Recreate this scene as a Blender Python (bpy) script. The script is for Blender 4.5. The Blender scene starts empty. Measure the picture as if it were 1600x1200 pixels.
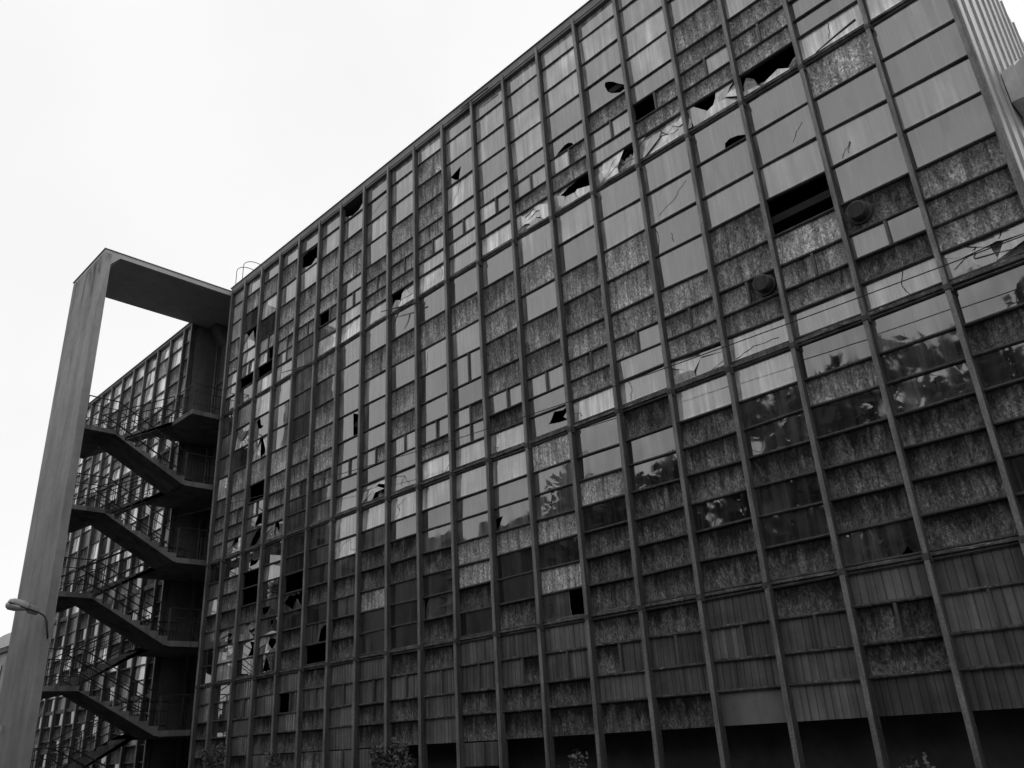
import bpy, bmesh, math, random
from mathutils import Vector, Matrix
R_ = math.radians
S = 1.5          # one bay of the facade, in metres
EYE = 2.2        # eye height above the ground
def P(x, y, z): return Vector((x*S, y*S, z*S + EYE))
scene = bpy.context.scene

# ------------------------------------------------------------------ camera
CF = 1.28323460; YAW = .763199; PITCH = .407357; ROLL = -.060840
CX, CD = 21.19611363, 9.87447940
fwd = Vector((-math.sin(YAW)*math.cos(PITCH), math.cos(YAW)*math.cos(PITCH), math.sin(PITCH)))
rgt = fwd.cross(Vector((0, 0, 1))).normalized(); upv = rgt.cross(fwd)
r2 = math.cos(ROLL)*rgt + math.sin(ROLL)*upv; u2 = -math.sin(ROLL)*rgt + math.cos(ROLL)*upv
cam = bpy.data.objects.new("camera", bpy.data.cameras.new("camera"))
scene.collection.objects.link(cam)
M = Matrix((r2, u2, -fwd)).transposed().to_4x4(); M.translation = P(CX, -CD, 0)
cam.matrix_world = M
cam.data.sensor_fit = 'HORIZONTAL'; cam.data.sensor_width = 36; cam.data.lens = CF*1000/1600*36
cam.data.clip_start = .05; cam.data.clip_end = 3000
scene.camera = cam
def px(x, y, z):
    d = P(x, y, z) - P(CX, -CD, 0); q = d.dot(fwd)
    if q <= 0: return (-9999, -9999)
    return (800 + 1000*CF*d.dot(r2)/q, 600 - 1000*CF*d.dot(u2)/q)

# ------------------------------------------------------------------ sky, sun, exposure
scene.view_settings.view_transform = 'Standard'; scene.view_settings.look = 'None'
scene.view_settings.exposure = 0; scene.view_settings.gamma = 1
SUN_EL, SUN_AZ = R_(48), R_(28)      # azimuth from +Y (behind the building) towards +X
wd = bpy.data.worlds.new("World"); scene.world = wd; wd.use_nodes = True
nt = wd.node_tree; nt.nodes.clear()
sky = nt.nodes.new('ShaderNodeTexSky'); sky.sky_type = 'NISHITA'; sky.sun_disc = False
sky.sun_elevation = SUN_EL; sky.sun_rotation = SUN_AZ; sky.dust_density = 4
bw = nt.nodes.new('ShaderNodeRGBToBW'); nt.links.new(sky.outputs[0], bw.inputs[0])
veil = nt.nodes.new('ShaderNodeMix'); veil.data_type = 'FLOAT'
veil.inputs[0].default_value = .90; nt.links.new(bw.outputs[0], veil.inputs[2]); veil.inputs[3].default_value = 10.4
wtc = nt.nodes.new('ShaderNodeTexCoord'); wn = nt.nodes.new('ShaderNodeTexNoise'); wn.inputs['Scale'].default_value = 1.6; wn.inputs['Detail'].default_value = 5
wmr = nt.nodes.new('ShaderNodeMapRange'); wmr.inputs[1].default_value = .3; wmr.inputs[2].default_value = .7; wmr.inputs[3].default_value = 9.9; wmr.inputs[4].default_value = 11.2
nt.links.new(wtc.outputs['Generated'], wn.inputs['Vector']); nt.links.new(wn.outputs['Fac'], wmr.inputs[0]); nt.links.new(wmr.outputs[0], veil.inputs[3])
bg = nt.nodes.new('ShaderNodeBackground'); bg.inputs[1].default_value = .10
nt.links.new(veil.outputs[0], bg.inputs[0])
wo = nt.nodes.new('ShaderNodeOutputWorld'); nt.links.new(bg.outputs[0], wo.inputs[0])
sd = bpy.data.lights.new("sun", 'SUN'); sd.energy = .7; sd.angle = R_(12); sd.color = (1, .99, .98)
so = bpy.data.objects.new("sun", sd); scene.collection.objects.link(so)
sdir = Vector((math.sin(SUN_AZ)*math.cos(SUN_EL), math.cos(SUN_AZ)*math.cos(SUN_EL), math.sin(SUN_EL)))
so.rotation_euler = sdir.to_track_quat('Z', 'Y').to_euler()

# ------------------------------------------------------------------ helpers
col = scene.collection
def tag(o, label=None, cat=None, group=None, kind=None):
    if label: o['label'] = label
    if cat: o['category'] = cat
    if group: o['group'] = group
    if kind: o['kind'] = kind
    return o
def empty(name, loc, label=None, cat=None, group=None):
    o = bpy.data.objects.new(name, None); col.objects.link(o); o.location = loc
    o.empty_display_size = .3
    return tag(o, label, cat, group)

class MB:
    """collects faces (world metres) with a material slot, uv, tone and seed per face"""
    def __init__(s): s.v = []; s.f = []; s.m = []; s.uv = []; s.t = []; s.s = []
    def face(s, pts, mat=0, uv=None, tone=.5, seed=0.):
        n = len(s.v); s.v += [tuple(p) for p in pts]; s.f.append(tuple(range(n, n+len(pts))))
        s.m.append(mat); s.uv.append(uv or [(0, 0)]*len(pts)); s.t.append(tone); s.s.append(seed)
    def hexa(s, c, mat=0, tone=.5, seed=0.):   # 8 corners: bottom 0-3, top 4-7 (ccw)
        for q in ((0,3,2,1),(4,5,6,7),(0,1,5,4),(1,2,6,5),(2,3,7,6),(3,0,4,7)):
            s.face([c[i] for i in q], mat, None, tone, seed)
    def box(s, x0, x1, y0, y1, z0, z1, mat=0, tone=.5, seed=0.):   # bay units
        s.hexa([P(*c) for c in ((x0,y0,z0),(x1,y0,z0),(x1,y1,z0),(x0,y1,z0),(x0,y0,z1),(x1,y0,z1),(x1,y1,z1),(x0,y1,z1))], mat, tone, seed)
    def boxm(s, a, b, mat=0, tone=.5, seed=0.):   # metres
        (x0,y0,z0),(x1,y1,z1) = a, b
        s.hexa([(x0,y0,z0),(x1,y0,z0),(x1,y1,z0),(x0,y1,z0),(x0,y0,z1),(x1,y0,z1),(x1,y1,z1),(x0,y1,z1)], mat, tone, seed)
    def tube(s, pts, r, n=6, mat=0, tone=.5, closed=False):
        pts = [Vector(p) for p in pts]; rings = []
        for i, p in enumerate(pts):
            a = pts[max(i-1, 0)]; b = pts[min(i+1, len(pts)-1)]
            d = (b-a).normalized(); w = Vector((0,0,1)) if abs(d.z) < .9 else Vector((1,0,0))
            e = d.cross(w).normalized(); g = d.cross(e)
            rr = r[i] if isinstance(r, (list, tuple)) else r
            rings.append([p + rr*(math.cos(2*math.pi*k/n)*e + math.sin(2*math.pi*k/n)*g) for k in range(n)])
        for i in range(len(rings)-1):
            for k in range(n):
                s.face([rings[i][k], rings[i][(k+1)%n], rings[i+1][(k+1)%n], rings[i+1][k]], mat, None, tone)
        s.face(rings[0][::-1], mat, None, tone); s.face(rings[-1], mat, None, tone)
    def prism(s, poly, x0, x1, mat=0, tone=.5):    # poly in (y,z) bay units, extruded along x
        a = [P(x0, y, z) for y, z in poly]; b = [P(x1, y, z) for y, z in poly]; n = len(poly)
        s.face(a[::-1], mat, None, tone); s.face(b, mat, None, tone)
        for i in range(n): s.face([a[i], a[(i+1)%n], b[(i+1)%n], b[i]], mat, None, tone)
    def build(s, name, mats, parent=None, smooth=False, merge=True):
        me = bpy.data.meshes.new(name); me.from_pydata(s.v, [], s.f)
        for m in (mats if isinstance(mats, (list, tuple)) else [mats]): me.materials.append(m)
        me.polygons.foreach_set('material_index', s.m)
        uvl = me.uv_layers.new(name='UVMap'); k = 0
        flat = [c for f in s.uv for p in f for c in p]; uvl.data.foreach_set('uv', flat)
        at = me.attributes.new('tone', 'FLOAT', 'FACE'); at.data.foreach_set('value', s.t)
        at = me.attributes.new('seed', 'FLOAT', 'FACE'); at.data.foreach_set('value', s.s)
        if smooth: me.polygons.foreach_set('use_smooth', [True]*len(s.f))
        me.update()
        if merge or smooth:
            bm = bmesh.new(); bm.from_mesh(me); bmesh.ops.remove_doubles(bm, verts=bm.verts, dist=.0004); 
            bmesh.ops.recalc_face_normals(bm, faces=bm.faces) if merge == 'normals' else None
            bm.to_mesh(me); bm.free()
        o = bpy.data.objects.new(name, me); col.objects.link(o)
        if parent:
            o.parent = parent
            pm = parent.matrix_world.copy() if parent.parent is None else parent.matrix_world.copy()
            loc = parent.location.copy(); q = parent.parent
            while q: loc += q.location; q = q.parent
            o.location = -loc
        return o

# ------------------------------------------------------------------ materials (a black-and-white photograph: greys only)
def g(v): return (v, v, v, 1)
class NM:
    def __init__(s, name):
        s.m = bpy.data.materials.new(name); s.m.use_nodes = True; s.t = s.m.node_tree; s.n = s.t.nodes
        s.p = s.n['Principled BSDF']
    def new(s, typ, **k):
        o = s.n.new(typ)
        for a, b in k.items(): setattr(o, a, b)
        return o
    def link(s, a, b): s.t.links.new(a, b)
    def coord(s, kind='Object'): return s.new('ShaderNodeTexCoord').outputs[kind]
    def pos(s): return s.new('ShaderNodeNewGeometry').outputs['Position']
    def attr(s, name): return s.new('ShaderNodeAttribute', attribute_name=name).outputs['Fac']
    def mapping(s, v, scale=(1,1,1), rot=(0,0,0)):
        m = s.new('ShaderNodeMapping'); m.inputs['Scale'].default_value = scale; m.inputs['Rotation'].default_value = rot
        s.link(v, m.inputs[0]); return m.outputs[0]
    def noise(s, v, scale, detail=4, rough=.55, dist=0.):
        o = s.new('ShaderNodeTexNoise'); o.inputs['Scale'].default_value = scale; o.inputs['Detail'].default_value = detail
        o.inputs['Roughness'].default_value = rough; o.inputs['Distortion'].default_value = dist
        s.link(v, o.inputs['Vector']); return o.outputs['Fac']
    def math(s, op, a, b=None, c=None, clamp=False):
        o = s.new('ShaderNodeMath', operation=op, use_clamp=clamp)
        for i, x in enumerate((a, b, c)):
            if x is None: continue
            if isinstance(x, (int, float)): o.inputs[i].default_value = x
            else: s.link(x, o.inputs[i])
        return o.outputs[0]
    def ramp(s, f, stops):
        o = s.new('ShaderNodeMapRange'); o.inputs[1].default_value = stops[0][0]; o.inputs[2].default_value = stops[1][0]
        o.inputs[3].default_value = stops[0][1]; o.inputs[4].default_value = stops[1][1]
        s.link(f, o.inputs[0]); return o.outputs[0]
    def bump(s, h, strength, dist=.01):
        b = s.new('ShaderNodeBump'); b.inputs['Strength'].default_value = strength; b.inputs['Distance'].default_value = dist
        s.link(h, b.inputs['Height']); s.link(b.outputs[0], s.p.inputs['Normal'])
    def base(s, v):
        c = s.new('ShaderNodeCombineColor')
        for i in range(3): s.link(v, c.inputs[i])
        s.link(c.outputs[0], s.p.inputs['Base Color'])
    def vadd(s, v, f, k=(17.3, 5.1, 31.7)):
        c = s.new('ShaderNodeVectorMath', operation='SCALE'); c.inputs[0].default_value = k; s.link(f, c.inputs['Scale'])
        a = s.new('ShaderNodeVectorMath', operation='ADD'); s.link(v, a.inputs[0]); s.link(c.outputs[0], a.inputs[1]); return a.outputs[0]

def concrete(name, v, rough=.9, streak=.5, speck=.25, bump=.4, scale=1., patches=0.):
    m = NM(name); p = m.pos()
    big = m.noise(p, .35*scale, 5, .6); med = m.noise(p, 3*scale, 6, .65); fine = m.noise(p, 40, 3, .6)
    st = m.noise(m.mapping(p, (1.3, 1.3, .16)), 1., 5, .62, .6)
    a = m.math('MULTIPLY', m.ramp(big, ((.3, 1-speck), (.7, 1+speck))), m.ramp(med, ((.3, 1-speck*.6), (.7, 1+speck*.6))))
    b = m.math('MULTIPLY', a, m.ramp(st, ((.38, 1-streak), (.55, 1.0))))
    if patches:   # long mould stains, densest just below the roof
        sz = m.new('ShaderNodeSeparateXYZ'); m.link(p, sz.inputs[0])
        hgt = m.ramp(sz.outputs[2], ((15.5, 0.), (21.8, .15)))
        pn = m.noise(m.mapping(p, (1.5, 1.5, .28)), 1.1, 6, .7, .5)
        b = m.math('MULTIPLY', b, m.math('SUBTRACT', 1.0, m.math('MULTIPLY', m.math('MULTIPLY', m.math('SUBTRACT', m.math('ADD', pn, hgt), .625, clamp=True), 6., clamp=True), patches)))
    m.base(m.math('MULTIPLY', b, v)); m.p.inputs['Roughness'].default_value = rough
    m.p.inputs['Specular IOR Level'].default_value = .25
    m.bump(m.math('ADD', med, m.math('MULTIPLY', fine, .5)), bump, .015)
    return m.m
def metal(name, v, rough=.6, wear=.35, spec=.35, fleck=0.):
    m = NM(name); p = m.pos()
    a = m.noise(m.mapping(p, (2., 2., .5)), 2.2, 6, .65); b = m.noise(p, 22, 4, .6)
    st = m.noise(m.mapping(p, (14., 14., .5)), 1., 4, .6)
    f = m.math('MULTIPLY', m.ramp(a, ((.3, 1-wear), (.7, 1+wear*.6))), m.ramp(b, ((.3, 1-wear*.5), (.7, 1+wear*.5))))
    f = m.math('MULTIPLY', f, m.ramp(st, ((.35, 1-wear*.6), (.6, 1.05))))
    f = m.math('MULTIPLY', f, v)
    if fleck:
        n = m.noise(m.mapping(p, (2.2, 6., 9.)), 3., 6, .75)
        f = m.math('ADD', f, m.math('MULTIPLY', m.math('GREATER_THAN', n, .61), fleck))
    m.base(f); m.p.inputs['Roughness'].default_value = rough; m.p.inputs['Specular IOR Level'].default_value = spec
    m.bump(b, .25, .004)
    return m.m
def osb():
    m = NM('particle_board'); uv = m.coord('UV'); p = m.vadd(m.pos(), m.attr('seed')); tone = m.attr('tone')
    # long thin strands lying in all directions: three stretched noises at different angles
    st = []
    for k, (ang, sc) in enumerate(((.35, 1.), (1.25, 1.05), (2.3, .95))):
        q = m.mapping(p, (22*sc, 22*sc, 22*sc), (0, ang, 0))
        q2 = m.mapping(q, (.20, 1, 1.3))
        st.append(m.noise(q2, 1.6, 3, .6, .12))
    vor = m.new('ShaderNodeTexVoronoi'); vor.inputs['Scale'].default_value = 16; m.link(m.mapping(p, (1, 1, .6), (0, .5, 0)), vor.inputs['Vector'])
    sel = m.new('ShaderNodeSeparateColor'); m.link(vor.outputs['Color'], sel.inputs[0])
    mx = m.new('ShaderNodeMix'); mx.data_type = 'FLOAT'; m.link(m.math('GREATER_THAN', sel.outputs[0], .5), mx.inputs[0]); m.link(st[0], mx.inputs[2]); m.link(st[1], mx.inputs[3])
    mx2 = m.new('ShaderNodeMix'); mx2.data_type = 'FLOAT'; m.link(m.math('GREATER_THAN', sel.outputs[1], .6), mx2.inputs[0]); m.link(mx.outputs[0], mx2.inputs[2]); m.link(st[2], mx2.inputs[3])
    iso = m.noise(m.mapping(p, (1, 1, .55)), 26, 4, .7)
    flake = m.math('MULTIPLY', m.ramp(mx2.outputs[0], ((.33, .5), (.72, 1.5))), m.ramp(iso, ((.35, .45), (.65, 1.6))))
    hi = m.math('MULTIPLY', m.math('GREATER_THAN', mx2.outputs[0], .635), .55)
    flake = m.math('ADD', flake, hi)
    # water stains: dark runs starting at the top edge of the sheet, strongest on damp sheets
    sx = m.new('ShaderNodeSeparateXYZ'); m.link(uv, sx.inputs[0])
    stain = m.noise(m.mapping(p, (4., 4., 1.3)), 1.3, 6, .7, .5)
    vv = m.math('ADD', sx.outputs[1], m.math('MULTIPLY', m.math('SUBTRACT', stain, .5), 2.4))
    damp = m.math('SUBTRACT', 1.1, m.math('MULTIPLY', tone, 2.2), clamp=True)
    dark = m.ramp(vv, ((.2, -.15), (.85, .84)))
    sfac = m.math('SUBTRACT', 1.05, m.math('MULTIPLY', dark, m.math('ADD', m.math('MULTIPLY', damp, 1.0), .22)))
    blot = m.ramp(m.noise(p, .9, 5, .65, .8), ((.32, .62), (.68, 1.38)))
    runs = m.ramp(m.noise(m.mapping(p, (8., 8., .7)), 1., 5, .65, .5), ((.36, .45), (.62, 1.25)))
    f = m.math('MULTIPLY', m.math('MULTIPLY', flake, sfac), m.math('MULTIPLY', blot, runs))
    m.base(m.math('MULTIPLY', f, tone)); m.p.inputs['Roughness'].default_value = .85; m.p.inputs['Specular IOR Level'].default_value = .25
    m.bump(mx2.outputs[0], .55, .006)
    return m.m
def glass():
    m = NM('dirty_glass'); uv = m.coord('UV'); sd = m.attr('seed'); tone = m.attr('tone'); p = m.vadd(m.pos(), sd)
    runs = m.noise(m.mapping(p, (5., 5., .35)), 1., 5, .6); cloud = m.noise(p, 1.1, 4, .5); spl = m.noise(m.mapping(p, (1., 1., 1.6)), 7, 6, .8, 1.2)
    sx = m.new('ShaderNodeSeparateXYZ'); m.link(uv, sx.inputs[0])
    edge = m.ramp(m.math('ABSOLUTE', m.math('SUBTRACT', sx.outputs[1], .5)), ((.38, 1.), (.5, 1.5)))
    f = m.math('MULTIPLY', m.ramp(runs, ((.35, .5), (.68, 1.8))), m.ramp(cloud, ((.3, .45), (.7, 1.7))))
    m.link(m.math('MULTIPLY', m.ramp(cloud, ((.3, .62), (.7, .40))), m.ramp(runs, ((.35, 1.1), (.7, .8)))), m.p.inputs['Specular IOR Level'])
    f = m.math('MULTIPLY', m.math('MULTIPLY', f, edge), tone)
    drip = m.noise(m.mapping(p, (11., 11., .22)), 1., 4, .6, .3); f = m.math('ADD', f, m.math('MULTIPLY', m.ramp(drip, ((.52, 0.), (.68, .55))), m.math('ADD', tone, .02)))
    scr = m.math('MULTIPLY', m.math('GREATER_THAN', spl, .70), .09)
    m.base(m.math('ADD', f, scr))
    m.link(m.math('ADD', m.ramp(runs, ((.4, .012), (.7, .06))), scr), m.p.inputs['Roughness'])
    m.p.inputs['IOR'].default_value = 2.35
    lo = m.noise(p, .8, 2, .4); m.bump(lo, .35, .02)
    return m.m
def ribbed():
    m = NM('ribbed_translucent_sheet'); tone = m.attr('tone'); p = m.vadd(m.pos(), m.attr('seed'))
    sx = m.new('ShaderNodeSeparateXYZ'); m.link(m.pos(), sx.inputs[0])
    jit = m.math('MULTIPLY', m.noise(m.mapping(p, (3., 3., .05)), 1.5, 2, .5), .12)
    w = m.math('SINE', m.math('MULTIPLY', m.math('ADD', sx.outputs[0], jit), 2*math.pi/.15))
    line = m.ramp(w, ((-.98, .5), (-.8, 1.))); 
    wide = m.ramp(m.noise(m.mapping(p, (6., 6., .1)), 1., 3, .6), ((.3, .6), (.7, 1.35)))
    cloud = m.ramp(m.noise(p, 1.3, 4, .6), ((.3, .7), (.7, 1.25)))
    m.base(m.math('MULTIPLY', m.math('MULTIPLY', line, wide), m.math('MULTIPLY', cloud, tone)))
    m.p.inputs['Roughness'].default_value = .22; m.p.inputs['IOR'].default_value = 1.6
    m.bump(w, .35, .008)
    return m.m
def plainm(name, v, rough=.7, spec=.4):
    m = NM(name); f = m.ramp(m.noise(m.pos(), 3, 5, .6), ((.3, v*.8), (.7, v*1.2))); m.base(f)
    m.p.inputs['Roughness'].default_value = rough; m.p.inputs['Specular IOR Level'].default_value = spec; return m.m
def leafm(name, v):
    m = NM(name); oi = m.new('ShaderNodeNewGeometry'); f = m.ramp(oi.outputs['Random Per Island'], ((0, v*.55), (1, v*1.6))); m.base(f)
    m.p.inputs['Roughness'].default_value = .5; return m.m

M_CAP = metal('mullion_face', .24, .55, .52)
M_FIN = metal('mullion_fin', .085, .7, .5)
M_TRAN = metal('transom_steel', .11, .6, .45, fleck=.0)
M_LEDGE = metal('floor_ledge', .13, .8, .6, fleck=.3)
M_FASCIA = concrete('fascia', .23, .85, .2, .12, .2)
M_COPE = metal('coping', .13)
M_OSB = osb(); M_GLASS = glass(); M_RIB = ribbed()
M_BLANK = concrete('grey_board', .20, .8, .25, .2, .2)
M_CONC = concrete('tower_concrete', .32, .92, .22, .14, .5, patches=.8)
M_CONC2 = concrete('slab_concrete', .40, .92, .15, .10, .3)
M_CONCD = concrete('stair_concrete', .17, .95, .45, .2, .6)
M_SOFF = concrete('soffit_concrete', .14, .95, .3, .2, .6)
M_IN = plainm('interior', .032, .9, .1); M_IN2 = plainm('ground_floor_shade', .06, .9, .1)  # second tone: shade of the open ground-floor bays put into the colour
M_RAIL = plainm('rail_steel', .02, .55)
M_CRACK = plainm('crack_line', .02, .8, .1)
M_SHEET = plainm('white_plastic_sheet', .42, .5)
M_CLAD = metal('end_cladding', .34, .4, .15, .5)
M_LAMP = plainm('lamp_housing', .42, .45); M_LAMPG = plainm('lamp_bowl', .5, .2, .6)
M_ASPH = concrete('asphalt', .05, .9, .1, .3, .6)
M_LEAF = leafm('leaves', .085); M_LEAFD = leafm('tree_leaves', .035); M_BARK = plainm('bark', .06, .9)
M_ROOF = concrete('roof_felt', .09, .9, .3, .2, .5); M_RENDER = concrete('render', .30, .9, .3, .15, .2)
M_DARKG = plainm('dark_window', .03, .15, .6)

# ------------------------------------------------------------------ ground
gb = MB(); n = 24
for i in range(n):
    for j in range(n):
        x0, x1 = -1500+3000*i/n, -1500+3000*(i+1)/n; y0, y1 = -1500+3000*j/n, -1500+3000*(j+1)/n
        gb.face([(x0,y0,0),(x1,y0,0),(x1,y1,0),(x0,y1,0)])
tag(gb.build('ground', M_ASPH), kind='structure')

# ------------------------------------------------------------------ the facade grid
K = 1.012          # glass stands .12 bay behind the mullion faces
YG = .12
Zr = {}
Zr['T'] = [12.95,12.3,11.7,11.1,10.47,10.05,9.66,9.31,8.86]
Zr['A'] = [8.78,8.15,7.53,6.94,6.32,5.84,5.46,5.10,4.70]
Zr['B'] = [4.60,4.11,3.71,3.29,2.88,2.48,2.07,1.66]
Zr['C'] = [1.58,1.19,.77,.41,-.01,-.38]
ROWS = []
for s_ in 'TABC':
    z = Zr[s_]
    for i in range(len(z)-1): ROWS.append((s_+str(i+1), z[i]*K, z[i+1]*K))
ZG = -EYE/S       # ground level
#   codes: W pale glass, G glass, g duller glass, m smoky glass, d dark glass, o board, O fresh board, x damp board,
#   c ribbed sheet, b bright ribbed, P plain board, h open hole, j glass with a jagged hole, K broken with plastic sheet
TABLE = {
0: "b b b o o W W d  d c c W m o o o  d c W x c d d  c c x x x",
1: "G o d K W W/W h d  c K d o o o/o o K  m o o x K K W  m m/c m x x",
2: "G o W d b/W W/h h W  W j K O h G/g j j  j h h x K j d  c c/c P c x",
3: "G o G o o W/o G/G W  W G G O o o o K  g W d j j K j  x c x x c",
4: "G j G o o o/o m g  m m d o o o/g m m  d m h j d x x  c h/c c x x",
5: "G G o o o h/o m W  o m o o o o/o m g  g m m x d j h  x c/c x x o/o",
6: "j G o o G G/G G W  G G G j m G/G m W  W W G x m x x  c c/c c c c/c",
7: "g g G G o o/o o W  g o G g g g/o m K  W G x x O d d  c c/c x x c/c",
8: "g g G o o o/o o K  g o g o o G/G m W  W G x x m d d  x c/c x x h",
9: "G o o o o o/G G W  g o G g G G/m o W  W g G x d j x  x c/c c c h",
10: "G G j G G m/G G W  g o G G/G m G/o g/g W  W g G O O x d  c c/c x x c/c",
11: "G G G G G G/G G W  g o o o o G/g x W  W G j O d d x  c c/x x x h",
12: "G G G G G G/G o K  G O G o o G/G m j  O G G O d O j  c c/c x x h",
13: "G G G G j G/o o K  G g o o o o/o o W  G d O d x x x  x x/c c x h",
14: "G G G j o G/G G K  G G O O o o/g G W  x d d x x x x  x c/c c x h",
15: "G G G G G h/o o K  G G G m O o/o o K  W x x x d x x  c c/c c P h",
16: "G G G o o o/G o K  j G G o o o/v o W  W d d x d d x  x c/c c c h",
17: "o o G G o o/o o K  G G G h O o/o o W  d o d x x x j  c x/x x c h",
18: "G G o o G m m W  O g G G V g/m x W  G d g x x x x  c c/c c c h",
19: "G G G G G G G W  g g G g o o o K  d x d x x d x  c c/c c c h",
}
# hand-placed holes (u to the right, v up) for the panes the photograph shows broken
HOLES = {
(6,'T1'): [(0,.3),(.1,.2),(.35,.05),(.65,.1),(.9,.4),(1,.7),(1,1),(0,1)],
(14,'T4'): [(.5,.8),(.58,.74),(.68,.62),(.8,.41),(.9,.27),(.97,.16),(.95,.1),(.8,.07),(.62,.24),(.53,.4),(.48,.67)],
(13,'T5'): [(.1,0),(.25,.22),(.4,.36),(.5,.36),(.6,.2),(.62,0)],
(10,'T3'): [(.13,.4),(.5,.58),(.44,.3),(.4,.04),(.3,.12)],
(16,'A1'): [(.55,0),(.57,.2),(.66,.26),(.8,.22),(.95,.1),(.97,0)],
(6,'A4'): [(.62,0),(.60,.95),(.8,.82),(.96,.55),(1,.05),(1,0)],
(4,'T2'): [(0,.3),(.3,.16),(.5,.10),(.7,.3),(.85,.2),(1,.35),(1,.97),(.6,.93),(.3,.97),(0,.9)],
(5,'B6'): [(.5,0),(.52,.3),(.56,.62),(.7,.85),(.85,.8),(1,.9),(1,0)],
(3,'B4'): [(0,.3),(0,.62),(.4,.6),(.3,.3),(.15,.18)],
(3,'B5'): [(.45,.6),(.44,.85),(.52,.8),(.6,.86),(.58,.6),(.5,.5)],
(4,'B4'): [(0,.5),(.25,.92),(.45,.8),(.5,.95),(.62,.8),(.75,1),(1,1),(1,.2),(.75,.1),(.55,.6),(.38,.02),(.2,.3)],
(3,'B7'): [(.2,.02),(.28,.5),(.36,.86),(.46,.6),(.56,.06),(.45,.12),(.4,.02),(.3,.1)],
(2,'B6'): [(.5,.05),(.6,.3),(.66,.55),(.55,.9),(.8,.82),(1,.9),(1,.05)],
(2,'A2'): [(.1,.9),(.3,.92),(.36,.6),(.5,.5),(.4,.42),(.2,.5)],
(2,'A7'): [(.4,.2),(.45,.6),(.55,.95),(.8,1),(.95,.8),(.95,.4),(.8,.25),(.6,.3)],
(2,'A8'): [(.2,.0),(.3,.4),(.5,.9),(.75,1),(.7,.4),(.5,0)],
(2,'B1'): [(.3,.2),(.32,.6),(.5,.45),(.8,.5),(.6,.25)],
(9,'B6'): [(0,0),(0,1),(.17,1),(.10,.7),(.08,.3),(.09,0)],
(11,'B3'): [(0,0),(0,.56),(.22,.62),(.14,.3),(.07,.12),(.05,0)],
(12,'B7'): [(.62,0),(.6,.4),(.6,1),(1,1),(.96,.6),(.9,.3),(1,.12),(1,0)],
(17,'B7'): [(.70,0),(.76,.14),(.80,.26),(.84,.1),(.86,0)],
(12,'A8'): [(.45,.42),(.52,.6),(.6,.9),(.8,.82),(.97,.98),(.97,.8),(.86,.62),(.8,.5),(.9,.3),(.7,.32)],
(7,'A8'): [(.5,.2),(.55,.6),(.6,.9),(.8,.82),(1,1),(1,.3),(.9,.12),(.7,.1)],
(8,'T8'): [(0,.2),(.2,.55),(.4,.5),(.55,.8),(.8,.7),(1,.9),(1,1),(0,1)],
(16,'T8'): [(.18,.5),(.16,.98),(.4,.96),(.55,.99),(.62,.8),(.5,.6),(.3,.42)],
(17,'T8'): [(0,.1),(0,1),(1,1),(1,.12),(.9,.25),(.7,.12),(.5,.16),(.3,.0),(.2,.2),(.1,0)],
(1,'T4'): [(.2,.5),(.3,1),(1,1),(1,.6),(.7,.55),(.6,.4),(.4,.45)],
(13,'T8'): [(.28,.55),(.5,.8),(.9,.9),(.8,.6),(.6,.45),(.45,.5)],
(12,'T8'): [(.35,.45),(.5,.62),(.62,.7),(.55,.5),(.45,.42)],
}
# cracks: polylines in (u, v)
CRACKS = {
(14,'T8'): [[(.1,.05),(.3,.35),(.45,.75),(.6,.9)],[(.14,.05),(.5,.45),(.8,.85),(1,.8)],[(.5,.4),(.9,.3)]],
(10,'T4'): [[(.1,.1),(.35,.55),(.45,.95)]], (9,'T8'): [[(.75,.2),(.8,.6),(.7,.95)]],
(8,'B1'): [[(.2,.05),(.3,.4),(.2,.6),(.5,.8)],[(.3,.4),(.25,.55)]], (8,'A8'): [[(.35,.2),(.45,.7),(.65,.1)],[(.1,.8),(.45,.7)]],
(15,'A3'): [[(.1,.1),(.14,.5),(.1,.9)],[(.4,.2),(.38,.5)]], (15,'T8'): [[(.1,.4),(.4,.3),(.5,.75),(.6,.5),(.9,.95)],[(.5,.75),(.45,.9)]],
(11,'A8'): [[(.12,.0),(.2,.25),(.1,.3)],[(.2,.95),(.2,.7)]], (6,'B2'): [[(.2,.3),(.3,.7),(.6,.9)],[(.6,.9),(.62,.3),(.9,.1)]],
(13,'A8'): [[(.02,.45),(.15,.4),(.2,.2)]], (14,'A8'): [[(.2,.1),(.25,.5),(.2,.9)]], (18,'A8'): [[(.55,0),(.5,.4),(.55,.95)]],
(17,'A2'): [[(.6,.2),(.8,.6)]], (15,'A2'): [[(.2,.2),(.5,.4),(.8,.8)]], (4,'T8'): [[(.7,0),(.8,.5),(.85,1)]], (7,'T2'): [[(.1,.3),(.8,.75),(.9,.2)]],
(9,'A3'): [[(.2,.1),(.25,.8)]], (10,'A4'): [[(.5,0),(.55,.6)]], (6,'T8'): [[(.1,.5),(.5,.9)]], (18,'T8'): [[(.45,.3),(.5,.9)]], (18,'A3'): [[(.2,.1),(.35,.45),(.3,.15)]],
(19,'A8'): [[(.1,.3),(.4,.75),(.35,.4),(.8,.2)],[(.3,.9),(.6,.5),(.7,.95)]], (9,'A8'): [[(.7,0),(.95,.6)]], (16,'A8'): [[(.1,.1),(.4,.35),(.8,.3)]],
}
rnd = random.Random(7)
bld = empty('office_building', P(10, 0, ZG), 'long derelict office block whose gridded facade mixes broken glass, boards and ribbed sheets', 'building')
bpy.context.view_layer.update()

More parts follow.
